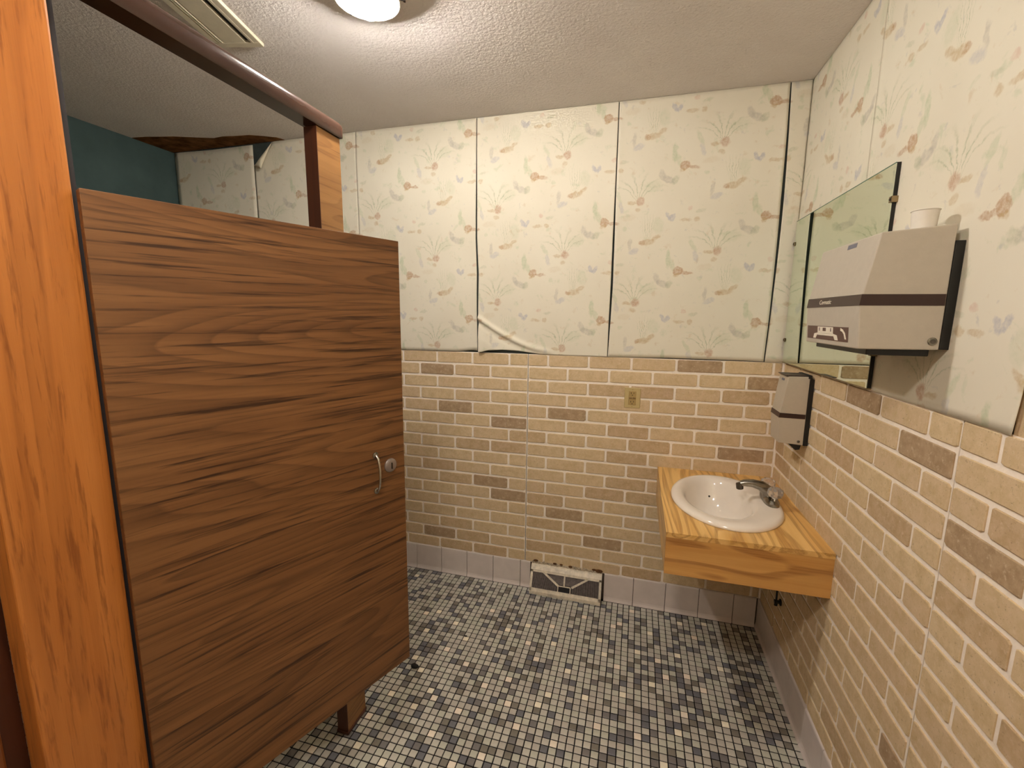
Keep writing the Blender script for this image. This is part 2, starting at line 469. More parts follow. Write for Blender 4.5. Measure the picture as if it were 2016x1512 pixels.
class MB:
    def __init__(self):
        self.v = []; self.f = []; self.m = []; self.mi = 0

    def add(self, vs, fs):
        b = len(self.v)
        self.v += [Vector(p) for p in vs]
        self.f += [tuple(b + i for i in f) for f in fs]
        self.m += [self.mi] * len(fs)
        return self

    def box(self, x0, x1, y0, y1, z0, z1):
        x0, x1 = min(x0, x1), max(x0, x1); y0, y1 = min(y0, y1), max(y0, y1); z0, z1 = min(z0, z1), max(z0, z1)
        vs = [(x, y, z) for z in (z0, z1) for y in (y0, y1) for x in (x0, x1)]
        return self.add(vs, [(0, 2, 3, 1), (4, 5, 7, 6), (0, 1, 5, 4), (2, 6, 7, 3), (0, 4, 6, 2), (1, 3, 7, 5)])

    def prism(self, poly, axis, a, b):
        """poly of 2D points, extruded along axis from a to b; 2D axes are the other two in xyz order"""
        def P(p, t):
            return {'x': (t, p[0], p[1]), 'y': (p[0], t, p[1]), 'z': (p[0], p[1], t)}[axis]
        n = len(poly)
        vs = [P(p, a) for p in poly] + [P(p, b) for p in poly]
        fs = [tuple(range(n)), tuple(range(2 * n - 1, n - 1, -1))] + [(i, (i + 1) % n, n + (i + 1) % n, n + i)[::-1] for i in range(n)]
        return self.add(vs, fs)

    def lathe(self, prof, c, n=24, axis=(0, 0, 1), cap=True, sx=1.0, sy=1.0):
        ax = Vector(axis).normalized()
        t = Vector((1, 0, 0)) if abs(ax.x) < 0.9 else Vector((0, 1, 0))
        e1 = (t - ax * t.dot(ax)).normalized(); e2 = ax.cross(e1)
        c = Vector(c)
        vs = []
        for r, h in prof:
            for i in range(n):
                a = 2 * math.pi * i / n
                vs.append(c + ax * h + e1 * (r * math.cos(a) * sx) + e2 * (r * math.sin(a) * sy))
        fs = []
        for k in range(len(prof) - 1):
            for i in range(n):
                j = (i + 1) % n
                fs.append((k * n + i, k * n + j, (k + 1) * n + j, (k + 1) * n + i))
        if cap:
            fs.append(tuple(range(n - 1, -1, -1)))
            b = (len(prof) - 1) * n
            fs.append(tuple(range(b, b + n)))
        return self.add(vs, fs)

    def tube(self, pts, rad, n=12, cap=True):
        pts = [Vector(p) for p in pts]
        rs = rad if isinstance(rad, (list, tuple)) else [rad] * len(pts)
        vs = []; prev = None
        for k, p in enumerate(pts):
            d = (pts[min(k + 1, len(pts) - 1)] - pts[max(k - 1, 0)]).normalized()
            if prev is None:
                t = Vector((0, 0, 1)) if abs(d.z) < 0.9 else Vector((1, 0, 0))
                e1 = (t - d * t.dot(d)).normalized()
            else:
                e1 = (prev - d * prev.dot(d)).normalized()
            prev = e1; e2 = d.cross(e1)
            for i in range(n):
                a = 2 * math.pi * i / n
                vs.append(p + (e1 * math.cos(a) + e2 * math.sin(a)) * rs[k])
        fs = []
        for k in range(len(pts) - 1):
            for i in range(n):
                j = (i + 1) % n
                fs.append((k * n + i, k * n + j, (k + 1) * n + j, (k + 1) * n + i))
        if cap:
            fs.append(tuple(range(n - 1, -1, -1)))
            b = (len(pts) - 1) * n
            fs.append(tuple(range(b, b + n)))
        return self.add(vs, fs)

    def build(self, name, mats, parent=None, bevel=0.0, smooth=None, seg=2, label=None, cat=None, group=None, kind=None):
        o0 = ORI.get(parent.name, Vector((0, 0, 0))) if parent else Vector((0, 0, 0))
        me = bpy.data.meshes.new(name)
        me.from_pydata([tuple(p - o0) for p in self.v], [], self.f)
        mats = mats if isinstance(mats, list) else [mats]
        for k in mats: me.materials.append(M[k])
        for pl, mi in zip(me.polygons, self.m): pl.material_index = mi
        bm = bmesh.new(); bm.from_mesh(me)
        bmesh.ops.recalc_face_normals(bm, faces=bm.faces)
        if bevel:
            es = [e for e in bm.edges if len(e.link_faces) == 2 and e.calc_face_angle(0) > 0.5]
            bmesh.ops.bevel(bm, geom=es, offset=bevel, segments=seg, affect='EDGES', profile=0.5)
        if smooth is not None:
            for f in bm.faces: f.smooth = True
            for e in bm.edges:
                if len(e.link_faces) == 2 and e.calc_face_angle(0) > smooth: e.smooth = False
        bm.to_mesh(me); bm.free()
        o = bpy.data.objects.new(name, me); C.objects.link(o)
        if parent: o.parent = parent
        ORI[o.name] = Vector((0, 0, 0)) if not parent else o0
        return props(o, label, cat, group, kind)


def struct(o):
    o['kind'] = 'structure'; return o


# ================================================================== SETTING
floor = struct(MB().box(XL - 0.1, 0.1, YF - 0.1, 0.1, -0.06, -0.0025).build('floor', 'grout'))
ceiling = struct(MB().box(XL - 0.1, 0.1, YF - 0.1, 0.1, H, H + 0.06).build('ceiling', 'ceiling'))
wall_back = struct(MB().box(XL - 0.1, 0.1, 0.006, 0.10, -0.0025, H).build('wall_back', 'backing'))
wall_right = struct(MB().box(0.006, 0.10, YF - 0.1, 0.006, -0.0025, H).build('wall_right', 'backing'))
wall_left = struct(MB().box(XL - 0.1, XL, YF - 0.1, 0.006, -0.0025, H).build('wall_left', 'teal'))
wall_front = struct(MB().box(XL, 0.006, YF - 0.1, YF, -0.0025, H).build('wall_front', 'plain_wall'))

# ---- ceiling water stain in the far left corner (peeled patch with ragged outline)
sp = [(-3.395, -0.235), (-3.30, -0.225), (-3.22, -0.205), (-3.15, -0.192), (-3.08, -0.165), (-3.02, -0.142), (-2.95, -0.118), (-2.88, -0.125),
      (-2.80, -0.112), (-2.72, -0.105), (-2.66, -0.075), (-2.60, -0.04), (-2.58, -0.001), (-2.75, -0.001), (-3.0, -0.001), (-3.2, -0.001), (-3.395, -0.001)]
MB().prism(sp, 'z', H - 0.002, H + 0.001).build('water_stain', 'stain', ceiling, label='brown water-damaged ceiling patch')

# ---- floor mosaic
PX, OX, PY, OY = 0.0285, 0.00984, 0.02804, -0.00112
WHITE = {(-58, -40), (-56, -13), (-54, -34), (-54, -17), (-54, -12), (-53, -38), (-53, -30), (-53, -23), (-51, -25), (-50, -14), (-49, -39), (-49, -31), (-49, -20), (-48, -28), (-47, -29), (-47, -17), (-45, -34), (-45, -22), (-45, -9), (-43, -30), (-43, -19), (-41, -37), (-41, -25), (-41, -13), (-38, -35), (-38, -23), (-38, -11), (-37, -27), (-37, -15), (-35, -30), (-35, -18), (-34, -10), (-33, -26), (-33, -14), (-32, -24), (-30, -31), (-30, -19), (-29, -6), (-27, -23), (-26, -11), (-25, -27), (-25, -14), (-24, -7), (-23, -16), (-23, -6), (-22, -21), (-21, -2), (-20, -27), (-20, -12), (-18, -18), (-18, -7), (-17, -30), (-17, -13), (-16, -16), (-15, -25), (-14, -22), (-14, -11), (-13, -15), (-13, -3), (-11, -17), (-11, -6), (-9, -22), (-9, -2), (-8, -12)}


def tile_verts(cx, cy, hx=0.0124, hy=0.0121):
    b = 0.0016
    vs = []
    for (ex, ey, z) in ((hx, hy, -0.0026), (hx, hy, -0.0012), (hx - b, hy - b, 0.0)):
        vs += [(cx - ex, cy - ey, z), (cx + ex, cy - ey, z), (cx + ex, cy + ey, z), (cx - ex, cy + ey, z)]
    fs = []
    for k in (0, 4):
        for i in range(4):
            j = (i + 1) % 4
            fs.append((k + i, k + j, k + 4 + j, k + 4 + i))
    fs.append((8, 9, 10, 11))
    return vs, fs


def project(p):
    d = Vector(p) - CAM_POS
    zc = d.dot(CAM_F)
    return 1008 + FPX * d.dot(CAM_R) / zc, 756 - FPX * d.dot(CAM_U) / zc, zc


rt = random.Random(21)
tiles = []
for i in range(-119, 0):
    for j in range(-92, 1):
        cx, cy = OX + i * PX, OY + j * PY
        if cx > -0.012 or cy > -0.012 or cx < XL + 0.012 or cy < YF + 0.012: continue
        inwin = -60 <= i and -41 <= j
        rr = rt.random()
        if (i, j) in WHITE: k = 6 if rt.random() < 0.6 else 7
        elif not inwin and rr < 0.035: k = 6
        elif rr < 0.27: k = 3 + int(rt.random() * 3)
        else: k = int(rt.random() * 3)
        tiles.append((cx, cy, k))
score = []
for n, (cx, cy, k) in enumerate(tiles):
    px, py, zc = project((cx, cy, 0))
    if zc > 0.05 and 10 < px < 2000 and 10 < py < 1502:
        # not behind the open stall door
        if py < 1290 + (806 - px) * 0.79 + 12 and px < 812: continue
        score.append((zc, n))
score.sort()
near = set(n for _, n in score[:300])
TM = []
for kname, _ in TILE_COLS:
    vs, fs = tile_verts(0, 0)
    me = bpy.data.meshes.new('floor_tile'); me.from_pydata(vs, [], fs); me.materials.append(M[kname]); TM.append(me)
rest = MB()
for n, (cx, cy, k) in enumerate(tiles):
    if n in near:
        o = bpy.data.objects.new('floor_tile', TM[k]); C.objects.link(o)
        o.location = (cx + rt.uniform(-.0003, .0003), cy + rt.uniform(-.0003, .0003), 0); o.rotation_euler = (0, 0, rt.uniform(-.02, .02))
        o.parent = floor
    else:
        vs, fs = tile_verts(cx + rt.uniform(-.0003, .0003), cy + rt.uniform(-.0003, .0003))
        rest.mi = k; rest.add(vs, fs)
rest.build('mosaic_tiles', [k for k, _ in TILE_COLS], floor, kind='stuff')

# ---- brick wainscot
ROW0, PITCH, NROW = 1.227, 0.0677, 17
BP = 0.2045
BMESH = {}


def brick_mesh(wd, hg, var, mat, axis):
    key = (round(wd, 4), round(hg, 4), var, mat, axis)
    if key in BMESH: return BMESH[key]
    r = random.Random(str(key))
    hw, hh = wd / 2, hg / 2
    c = [r.uniform(0.003, 0.009) if wd > 0.05 else 0.002 for _ in range(4)]
    j = lambda: r.uniform(-0.0012, 0.0012)
    out = [(-hw + c[0], -hh + j()), (hw - c[1], -hh + j()), (hw, -hh + c[1] * .6), (hw, hh - c[2] * .6),
           (hw - c[2], hh + j()), (-hw + c[3], hh + j()), (-hw, hh - c[3] * .6), (-hw, -hh + c[0] * .6)]
    s = 0.0016
    inn = [(a - math.copysign(s, a), b - math.copysign(s, b)) for a, b in out]
    def P(a, b, d):
        return (a, -d, b) if axis == 'x' else (-d, a, b)
    vs = [P(a, b, 0) for a, b in out] + [P(a, b, 0.0022) for a, b in out] + [P(a, b, 0.0034) for a, b in inn]
    fs = []
    for k in (0, 8):
        for i in range(8):
            q = (i + 1) % 8
            f = (k + i, k + q, k + 8 + q, k + 8 + i)
            fs.append(f if axis == 'x' else f[::-1])
    top = tuple(range(16, 24))
    fs.append(top if axis == 'x' else top[::-1])
    me = bpy.data.meshes.new('brick'); me.from_pydata(vs, [], fs); me.materials.append(M[mat])
    BMESH[key] = me
    return me


def brick_wall(axis, wall, panels, odd, even, darks, mids, seed):
    """axis: running direction; panels: list of (a,b) along it; odd/even joint phase"""
    r = random.Random(seed)
    for (a, b) in panels:
        mb = MB()
        if axis == 'x': mb.box(a + 0.0015, b - 0.0015, 0.0008, 0.006, ZT - 0.02, ZB)
        else: mb.box(0.0008, 0.006, a + 0.0015, b - 0.0015, ZT - 0.02, ZB)
        pan = mb.build('brick_panel', 'mortar', wall)
        for row in range(NROW):
            zt = ZB - 0.003 if row == 0 else ROW0 - (row - 1) * PITCH - 0.0056
            zb = ROW0 - row * PITCH + 0.0056
            if row == NROW - 1: zb = ZT + 0.001
            if zt - zb < 0.012: continue
            ph = odd if row % 2 == 0 else even
            k0 = math.floor((a - ph) / BP); k1 = math.ceil((b - ph) / BP)
            for k in range(k0, k1):
                l = ph + k * BP + 0.0056; rr = ph + (k + 1) * BP - 0.0056
                l = max(l, a + 0.004); rr = min(rr, b - 0.004)
                if rr - l < 0.012: continue
                cu = (l + rr) / 2
                mat = 'brick'
                kk = (row, k)
                x = r.random()
                if kk in darks: mat = 'brick_dark'
                elif kk in mids or x < 0.07: mat = 'brick_mid'
                elif x > 0.985 and darks and row > 3: mat = 'brick_dark'
                me = brick_mesh(rr - l, zt - zb, r.randrange(3), mat, axis)
                o = bpy.data.objects.new('brick', me); C.objects.link(o)
                zc = (zt + zb) / 2 + r.uniform(-0.0008, 0.0008)
                o.location = (cu, 0.0008, zc) if axis == 'x' else (0.0008, cu, zc)
                o.parent = pan


def kidx(ph, left): return round((left - ph) / BP)


oX, eX = -0.654, -0.553
D = {(1, kidx(eX, -1.779)), (4, kidx(oX, -1.676)), (5, kidx(eX, -1.372)), (4, kidx(oX, -1.068)), (0, kidx(oX, -0.45)),
     (1, kidx(eX, -0.144)), (6, kidx(oX, -0.245)), (11, kidx(eX, -1.372)), (14, kidx(oX, -0.862)), (10, kidx(oX, -1.473)), (12, kidx(oX, -1.068))}
Mi = {(5, kidx(eX, -0.759)), (7, kidx(eX, -0.759)), (7, kidx(eX, -1.372)), (7, kidx(eX, -1.577)), (8, kidx(oX, -0.654)), (10, kidx(oX, -0.654)),
      (11, kidx(eX, -1.167)), (13, kidx(eX, -1.167)), (9, kidx(eX, -1.779)), (15, kidx(eX, -1.577)), (9, kidx(eX, -0.759)), (2, kidx(oX, -0.862)),
      (16, kidx(oX, -1.473)), (16, kidx(oX, -1.676)), (15, kidx(eX, -1.167)), (13, kidx(eX, -0.963)), (14, kidx(oX, -1.676))}
brick_wall('x', wall_back, [(XL + 0.002, -2.383), (-2.383, -1.167), (-1.167, -0.004)], oX, eX, D, Mi, 4)
oY, eY = -0.628, -0.523
DY = {(0, kidx(oY, -0.832)), (1, kidx(eY, -1.133)), (3, kidx(eY, -1.337)), (12, kidx(oY, -1.241))}
MY = {(4, kidx(oY, -1.037)), (8, kidx(oY, -0.832)), (9, kidx(eY, -1.546)), (5, kidx(eY, -1.337)), (2, kidx(oY, -1.445))}
brick_wall('y', wall_right, [(YF + 0.002, -2.358), (-2.358, -1.139), (-1.139, -0.004)], oY, eY, DY, MY, 9)
# corner caulk line of the wainscot
MB().box(-0.006, 0.001, -0.006, 0.001, ZT, ZB).build('corner_bead', 'mortar', wall_back, bevel=0.0015)

# ---- base tiles
bb = struct(MB().box(XL, 0.0, 0.0002, 0.006, 0.0, ZT - 0.004).build('baseboard_back', 'base_grout'))
br_ = struct(MB().box(0.0002, 0.006, YF, 0.0, 0.0, ZT - 0.004).build('baseboard_right', 'base_grout'))
TW = 0.1578


def base_tile(parent, axis, a, b, zt=ZT):
    # coved foot, rounded top edge: profile (depth, height)
    prof = [(0.0, 0.0), (0.016, 0.0), (0.0145, 0.004), (0.0105, 0.012), (0.0085, 0.022), (0.0085, zt - 0.006), (0.007, zt - 0.0015), (0.004, zt), (0.0, zt)]
    mb = MB()
    if axis == 'x': mb.prism([(-d + 0.001, z) for d, z in prof], 'x', a, b)
    else: mb.prism([(-d + 0.001, z) for d, z in prof], 'y', a, b)
    return mb.build('base_tile', 'base_tile', parent)


REG0, REG1 = -1.128, -0.745
jt = [-1.823 + TW * k for k in range(-10, 5)]
edges = sorted([XL + 0.001] + [x for x in jt if XL < x < REG0 - 0.05] + [REG0 - 0.006])
for a, b in zip(edges[:-1], edges[1:]): base_tile(bb, 'x', a + 0.0015, b - 0.0015)
edges = [REG1 + 0.008] + [-0.587 + TW * k for k in range(4)] + [-0.013]
for a, b in zip(edges[:-1], edges[1:]):
    if b - a > 0.01: base_tile(bb, 'x', a + 0.0015, b - 0.0015)
y = -0.001
while y > YF + 0.02:
    y2 = max(y - TW, YF + 0.002)
    base_tile(br_, 'y', y2 + 0.0006, y - 0.0006); y = y2

# ---- wallpaper strips


def sheet(name, axis, wall, ua, ub, za, zb, nu, nz, off, thick=0.0012, mat='paper', label=None):
    """ua/ub: edge positions as functions of z in 0..1 (0 bottom); za/zb: bottom/top heights as functions of u 0..1"""
    vs = []
    for j in range(nz + 1):
        for i in range(nu + 1):
            s, t = i / nu, j / nz
            u = ua(t) * (1 - s) + ub(t) * s
            z = za(s) * (1 - t) + zb(s) * t
            d = off(u, z, s, t)
            vs.append((u, -d, z) if axis == 'x' else (-d, u, z))
    fs = []
    for j in range(nz):
        for i in range(nu):
            a = j * (nu + 1) + i
            f = (a, a + 1, a + nu + 2, a + nu + 1)
            fs.append(f if axis == 'x' else f[::-1])
    me = bpy.data.meshes.new(name); me.from_pydata(vs, [], fs); me.materials.append(M[mat])
    for p in me.polygons: p.use_smooth = True
    o = bpy.data.objects.new(name, me); C.objects.link(o); o.parent = wall
    sm = o.modifiers.new('thickness', 'SOLIDIFY'); sm.thickness = thick; sm.offset = 1.0
    if label: o['label'] = label
    return o


def K(c): return lambda t: c


def interp(pts):
    def f(t):
        for (a, va), (b, vb) in zip(pts[:-1], pts[1:]):
            if t <= b: return va + (vb - va) * (max(t, a) - a) / (b - a)
        return pts[-1][1]
    return f


def ripple(amp, ph):
    return lambda u, z: amp * (math.sin(u * 13 + ph) * math.sin(z * 7 + ph * 2) + 0.6 * math.sin(z * 17 + u * 5 + ph))


def std_off(base, amp, ph, lift=0.004):
    rp = ripple(amp, ph)
    def f(u, z, s, t):
        e = lift * (math.exp(-(s / 0.03) ** 2) + math.exp(-((1 - s) / 0.03) ** 2))
        return base + rp(u, z) * min(1, 8 * t, 8 * (1 - t)) + e * min(1, 6 * (1 - t) + .15)
    return f


ZTOP = H - 0.001
g1 = interp([(0, .0038), (.1, .0038), (.35, .0052), (.6, .0036), (.8, .0024), (1, .0018)])   # half gap of the seam at x=-1.44
g2 = interp([(0, .0012), (.15, .004), (.3, .005), (.5, .004), (.7, .0022), (1, .0018)])    # seam at -0.766
g3 = interp([(0, .0025), (.3, .0042), (.6, .006), (.8, .0045), (1, .0025)])                  # seam at -0.080
g0 = interp([(0, .0006), (1, .0009)])
sA, sB, sC, sD, sE = -2.802, -2.130, -1.444, -0.765, -0.0785
wob1 = interp([(0, .006), (.2, .003), (.35, .005), (.5, -.002), (.8, -.001), (1, 0)])
c1 = lambda t: sC + wob1(t)
wob2 = interp([(0, -.004), (.3, .002), (.6, .001), (1, 0)])
c2 = lambda t: sD + wob2(t)
bow3 = lambda t: sE + 0.010 * math.sin(math.pi * t) - .004

# far-left strip (over the stall), its top sagging below the ceiling
sheet('wallpaper_strip', 'x', wall_back, K(XL + 0.012), K(sA - 0.002), K(ZB), interp([(0, 2.436), (.5, 2.430), (1, 2.432)]), 20, 40, std_off(0.001, .0006, 1.0, 0.001))
# strip with the peeled top-left corner: top edge follows the tear
tear = interp([(0, 2.318), (0.02, 2.325), (.205, 2.4385), (1, 2.4385)])
sheet('wallpaper_strip', 'x', wall_back, K(sA + 0.002), K(sB - .0006), K(ZB), tear, 60, 50, std_off(0.001, .0008, 2.0, 0.001))
# folded-down flap of that strip
fl = MB()
P0, P1 = Vector((-2.800, -0.006, 2.318)), Vector((-2.664, -0.006, 2.436))
tip = Vector((-2.715, -0.045, 2.285))
nF = 12
for k in range(nF + 1):
    s = k / nF
    pts_ = P0.lerp(P1, s)
    wd = math.sin(math.pi * min(1, 0.18 + s * 0.72)) ** 0.8 if 0 < s < 1 else 0.02
    for q in range(6):
        t = q / 5
        tgt = pts_.lerp(tip, t * min(1, wd + .1) * 0.95)
        tgt.y -= 0.018 * math.sin(math.pi * t) * wd
        fl.v.append(tgt)
for k in range(nF):
    for q in range(5):
        a = k * 6 + q
        fl.f.append((a, a + 1, a + 7, a + 6)); fl.m.append(0)
flo = fl.build('peeled_flap', 'paper_back', wall_back, smooth=1.5, label='curled cream flap of peeling wallpaper')
flo.modifiers.new('thickness', 'SOLIDIFY').thickness = 0.001

# strip left of the first dark seam
botA = interp([(0, ZB), (.82, ZB), (.88, ZB + .004), (.93, ZB + .010), (.97, ZB + .011), (1, ZB + .009)])
sheet('wallpaper_strip', 'x', wall_back, K(sB + .0006), lambda t: c1(t) - g1(t), botA, K(ZTOP), 60, 60, std_off(0.0015, .0010, .3))

# strip with the creased, bulging bottom-left corner


def off_crease(u, z, s, t):
    base = std_off(0.002, .0010, 1.4)(u, z, s, t)
    # crease runs from (-1.435, 1.46) curving down to (-1.06, 1.30)
    uu = min(max((u + 1.437) / 0.40, 0), 1)
    zc = 1.300 + 0.165 * (1 - uu) ** 1.7
    d = (z - zc) * 0.85
    env = max(0, 1 - uu) ** 0.6 if u < -1.037 else 0
    ridge = 0.013 * math.exp(-((d - 0.006) / 0.011) ** 2) * min(1, env * 1.5)
    valley = -0.005 * math.exp(-((d + 0.016) / 0.010) ** 2) * env
    below = 0.012 * env * min(1, max(0, -d - 0.02) / 0.06)
    return max(0.001, base + ridge + valley + below)


botB = interp([(0, ZB + .001), (.03, ZB + .004), (.08, ZB + .013), (.2, ZB + .018), (.32, ZB + .015), (.42, ZB + .007), (.5, ZB + .001), (1, ZB)])
sheet('wallpaper_strip', 'x', wall_back, lambda t: c1(t) + g1(t), lambda t: c2(t) - g2(t), botB, K(ZTOP), 150, 200, off_crease)
botC = interp([(0, ZB), (.15, ZB + .001), (.4, ZB + .004), (.7, ZB + .004), (1, ZB + .003)])
sheet('wallpaper_strip', 'x', wall_back, lambda t: c2(t) + g2(t), lambda t: bow3(t) - g3(t), botC, K(ZTOP), 60, 60, std_off(0.002, .0014, 2.2))
sheet('wallpaper_strip', 'x', wall_back, lambda t: bow3(t) + g3(t), K(-0.003), K(ZB - .001), K(ZTOP), 12, 40, std_off(0.001, .0004, 3.0, 0.0005))
# right wall
sheet('wallpaper_strip', 'y', wall_right, K(-0.5865), K(-0.003), K(ZB + .001), K(ZTOP), 40, 60, std_off(0.001, .0007, .8, 0.0005))
edge4 = interp([(0, -1.262), (.06, -1.268), (.2, -1.2715), (1, -1.2715)])


def off_right(u, z, s, t):
    return 0.0018 + ripple(.0007, 2.5)(u, z) * min(1, 8 * t) + 0.002 * math.exp(-(s / .03) ** 2) * math.exp(-(t / .16) ** 2) + 0.0025 * math.exp(-((1 - s) / .02) ** 2)


sheet('wallpaper_strip', 'y', wall_right, edge4, K(-0.5875), K(ZB), K(ZTOP), 60, 60, off_right)
sheet('wallpaper_strip', 'y', wall_right, K(-1.955), interp([(0, -1.330), (.05, -1.300), (.14, -1.2735), (1, -1.2725)]), K(ZB), K(ZTOP), 40, 50, std_off(0.0015, .0006, .5, 0.001))
sheet('wallpaper_strip', 'y', wall_right, K(YF + .002), K(-1.956), K(ZB), K(ZTOP), 20, 30, std_off(0.001, .0006, 1.5, 0.001))
MB().box(0.0032, 0.006, -1.40, -1.255, ZB, ZB + 0.2).build('bare_board', 'brick_mid', wall_right)
# crumbling plaster above the register
r = random.Random(5)
pl = MB()
for k in range(26):
    cx = REG0 + 0.004 + (REG1 - REG0 - 0.008) * (k + .5) / 26
    hh = r.uniform(0.006, 0.016)
    pl.lathe([(0.002, 0), (0.010, 0.002), (0.008, 0.006), (0.002, 0.008)], (cx, 0.001, 0.146 + hh * .5), 7, (0, -1, 0), sx=1.0, sy=r.uniform(.5, 1.3))
pl.build('plaster_edge', 'plaster', wall_back, kind='stuff')
ho = MB()
for cx, cz, rr in ((-1.105, 0.162, .009), (-1.00, 0.160, .007), (-0.965, .160, .006), (-0.915, 0.157, .008), (-0.765, .158, .014), (-0.79, .161, .008)):
    ho.lathe([(rr, 0), (rr * .9, 0.004), (rr * .3, 0.005)], (cx, -0.003, cz), 8, (0, -1, 0), sx=1.5, sy=.7)
ho.build('wall_chips', 'rust', wall_back, kind='stuff')

# ================================================================== TOILET STALL
A = math.radians(22)
HX, HY = -1.5297, -1.6554
door = thing('stall_door', (HX, HY, 0.0), -A, 'dark walnut laminate toilet stall door standing ajar with chrome pull', 'door')
Z0, Z1 = 0.392, 1.688
MB().box(-0.026, 0.0, -0.008, 0.640, Z0, Z1).build('panel', 'walnut', door, bevel=0.0015)
h = MB()
pts = []
for k in range(13):
    t = k / 12
    a = math.pi * t
    pts.append((0.002 + 0.017 * math.sin(a) ** 0.4, 0.539, 1.094 - 0.105 * t))
h.tube(pts, 0.0036, 10)
h.build('pull_handle', 'chrome', door, smooth=1.0, label='curved chrome pull handle')
for zz in (1.094, 0.989):
    MB().lathe([(0.009, 0), (0.009, 0.002), (0.006, 0.004)], (0.0, 0.539, zz), 14, (1, 0, 0)).build('handle_foot', 'dull_chrome', door, smooth=0.6)
lk = MB().lathe([(0.0205, 0.0), (0.0205, 0.003), (0.018, 0.006), (0.013, 0.0075)], (0.0, 0.588, 1.052), 24, (1, 0, 0)).build('latch_rose', 'latch', door, smooth=0.6, label='round chrome latch plate')
MB().box(0.007, 0.010, 0.5865, 0.5895, 1.043, 1.061).build('latch_slot', 'slot', lk)

pil = thing('stall_pilaster', (-1.576, -0.988, 0), 0, 'narrow walnut pilaster standing on the floor at the stall corner', 'pilaster')
MB().box(-1.597, -1.556, -1.041, -0.935, 0.0, 2.022).build('panel', 'walnut_pil', pil, bevel=0.001)
MB().box(-1.598, -1.555, -1.0425, -1.041, 0.002, 2.021).build('edge_band', 'walnut_edge', pil)
MB().box(-1.6005, -1.5525, -1.046, -0.932, 0.0, 0.012).build('floor_shoe', 'walnut_edge', pil, bevel=0.002)

# head rail with a rounded top, running over the stall front
pr = [(-1.603, 2.023), (-1.551, 2.023), (-1.549, 2.028)]
for k in range(11):
    a = math.radians(-10 + 200 * k / 10)
    pr.append((-1.577 + 0.028 * math.cos(a), 2.050 + 0.026 * math.sin(a)))
pr.append((-1.605, 2.028))
rail = thing('stall_head_rail', (-1.577, -1.6, 2.022), 0, 'glossy brown rounded rail running above the stall door to the pilaster', 'rail')
MB().prism(pr, 'y', YF + 0.01, -0.932).build('rail_bar', 'headrail', rail, smooth=0.6)
MB().prism([(x * 0.96 - 1.577 * 0.04, 2.048 + (z - 2.048) * 0.94) for x, z in pr], 'y', -0.932, -0.927).build('end_cap', 'walnut_edge', rail, smooth=0.6)

spn = thing('stall_side_panel', (-2.5, -0.95, 0.4), 0, 'walnut laminate side panel of the toilet stall behind the door', 'panel')
MB().box(XL + 0.004, -1.602, -0.972, -0.947, 0.40, 1.68).build('panel', 'walnut_pil', spn, bevel=0.001)
for zz in (0.55, 1.53):
    MB().box(XL + 0.001, XL + 0.03, -0.979, -0.940, zz - .03, zz + .03).build('wall_bracket', 'dull_chrome', spn, bevel=0.002)

post = thing('oak_post', (-1.578, -1.733, 0), 0, 'orange oak upright post at the hinge side of the stall door', 'post')
MB().box(-1.601, -1.556, -1.806, -1.657, 0.0, 2.022).build('post_board', 'oak', post, bevel=0.005, seg=3)
MB().box(-1.600, -1.575, -1.6565, -1.640, 0.0, 2.02).build('gap_shade_strip', 'reg_dark', post)  # added dark strip, paints the shade in the gap between post and door
pan = thing('oak_screen', (-1.612, -2.2, 0), 0, 'darker oak screen beyond the orange post at the left picture edge', 'screen')
MB().box(-1.630, -1.604, YF + .005, -1.829, 0.0, 2.022).build('panel_board', 'oak_dark', pan, bevel=0.004, seg=2)
MB().box(-1.640, -1.612, -1.829, -1.80, 0.0, 2.022).build('joint_strip', 'walnut_edge', pan)

# ================================================================== CEILING LAMP
PC = Vector((-1.445, -0.930, H))
lamp = thing('ceiling_lamp', (PC.x, PC.y, H), 0, 'ceiling lamp with a bare lit bulb in its open pan, the shade missing', 'lamp')
MB().lathe([(0.010, -0.003), (0.068, -0.003), (0.082, -0.008), (0.089, -0.022), (0.091, -0.048), (0.0925, -0.049), (0.0945, -0.046), (0.0935, -0.020), (0.087, -0.004), (0.080, 0.0), (0.010, 0.0)], PC, 44, cap=False).build('pan', 'lamp_pan', lamp, smooth=0.7)
MB().lathe([(0.012, -0.003), (0.016, -0.010), (0.016, -0.030), (0.012, -0.034)], PC, 16).build('centre_stem', 'lamp_metal', lamp, smooth=0.7)
BD = Vector((-0.25, 0.96, -0.06)).normalized()
B0 = PC + Vector((0.014, -0.058, -0.052))
MB().lathe([(0.012, -0.022), (0.016, -0.018), (0.018, 0.0), (0.0185, 0.022), (0.015, 0.024)], B0, 20, BD).build('socket', 'lamp_metal', lamp, smooth=0.7)
bulb = [(0.013, 0.0), (0.0135, 0.014), (0.019, 0.026), (0.0265, 0.040), (0.030, 0.054), (0.0290, 0.066), (0.0235, 0.077), (0.014, 0.0835), (0.003, 0.0855)]
MB().lathe(bulb, B0 + BD * 0.022, 24, BD).build('bulb', 'bulb', lamp, smooth=1.2, label='lit white bulb')
for a in (0.45, 2.6, 4.7):
    d_ = Vector((math.cos(a), math.sin(a), 0))
    MB().lathe([(0.002, 0.0), (0.002, 0.012), (0.005, 0.013), (0.005, 0.019)], PC + d_ * 0.091 + Vector((0, 0, -0.036)), 10, d_).build('thumb_screw', 'disp_brown', lamp)

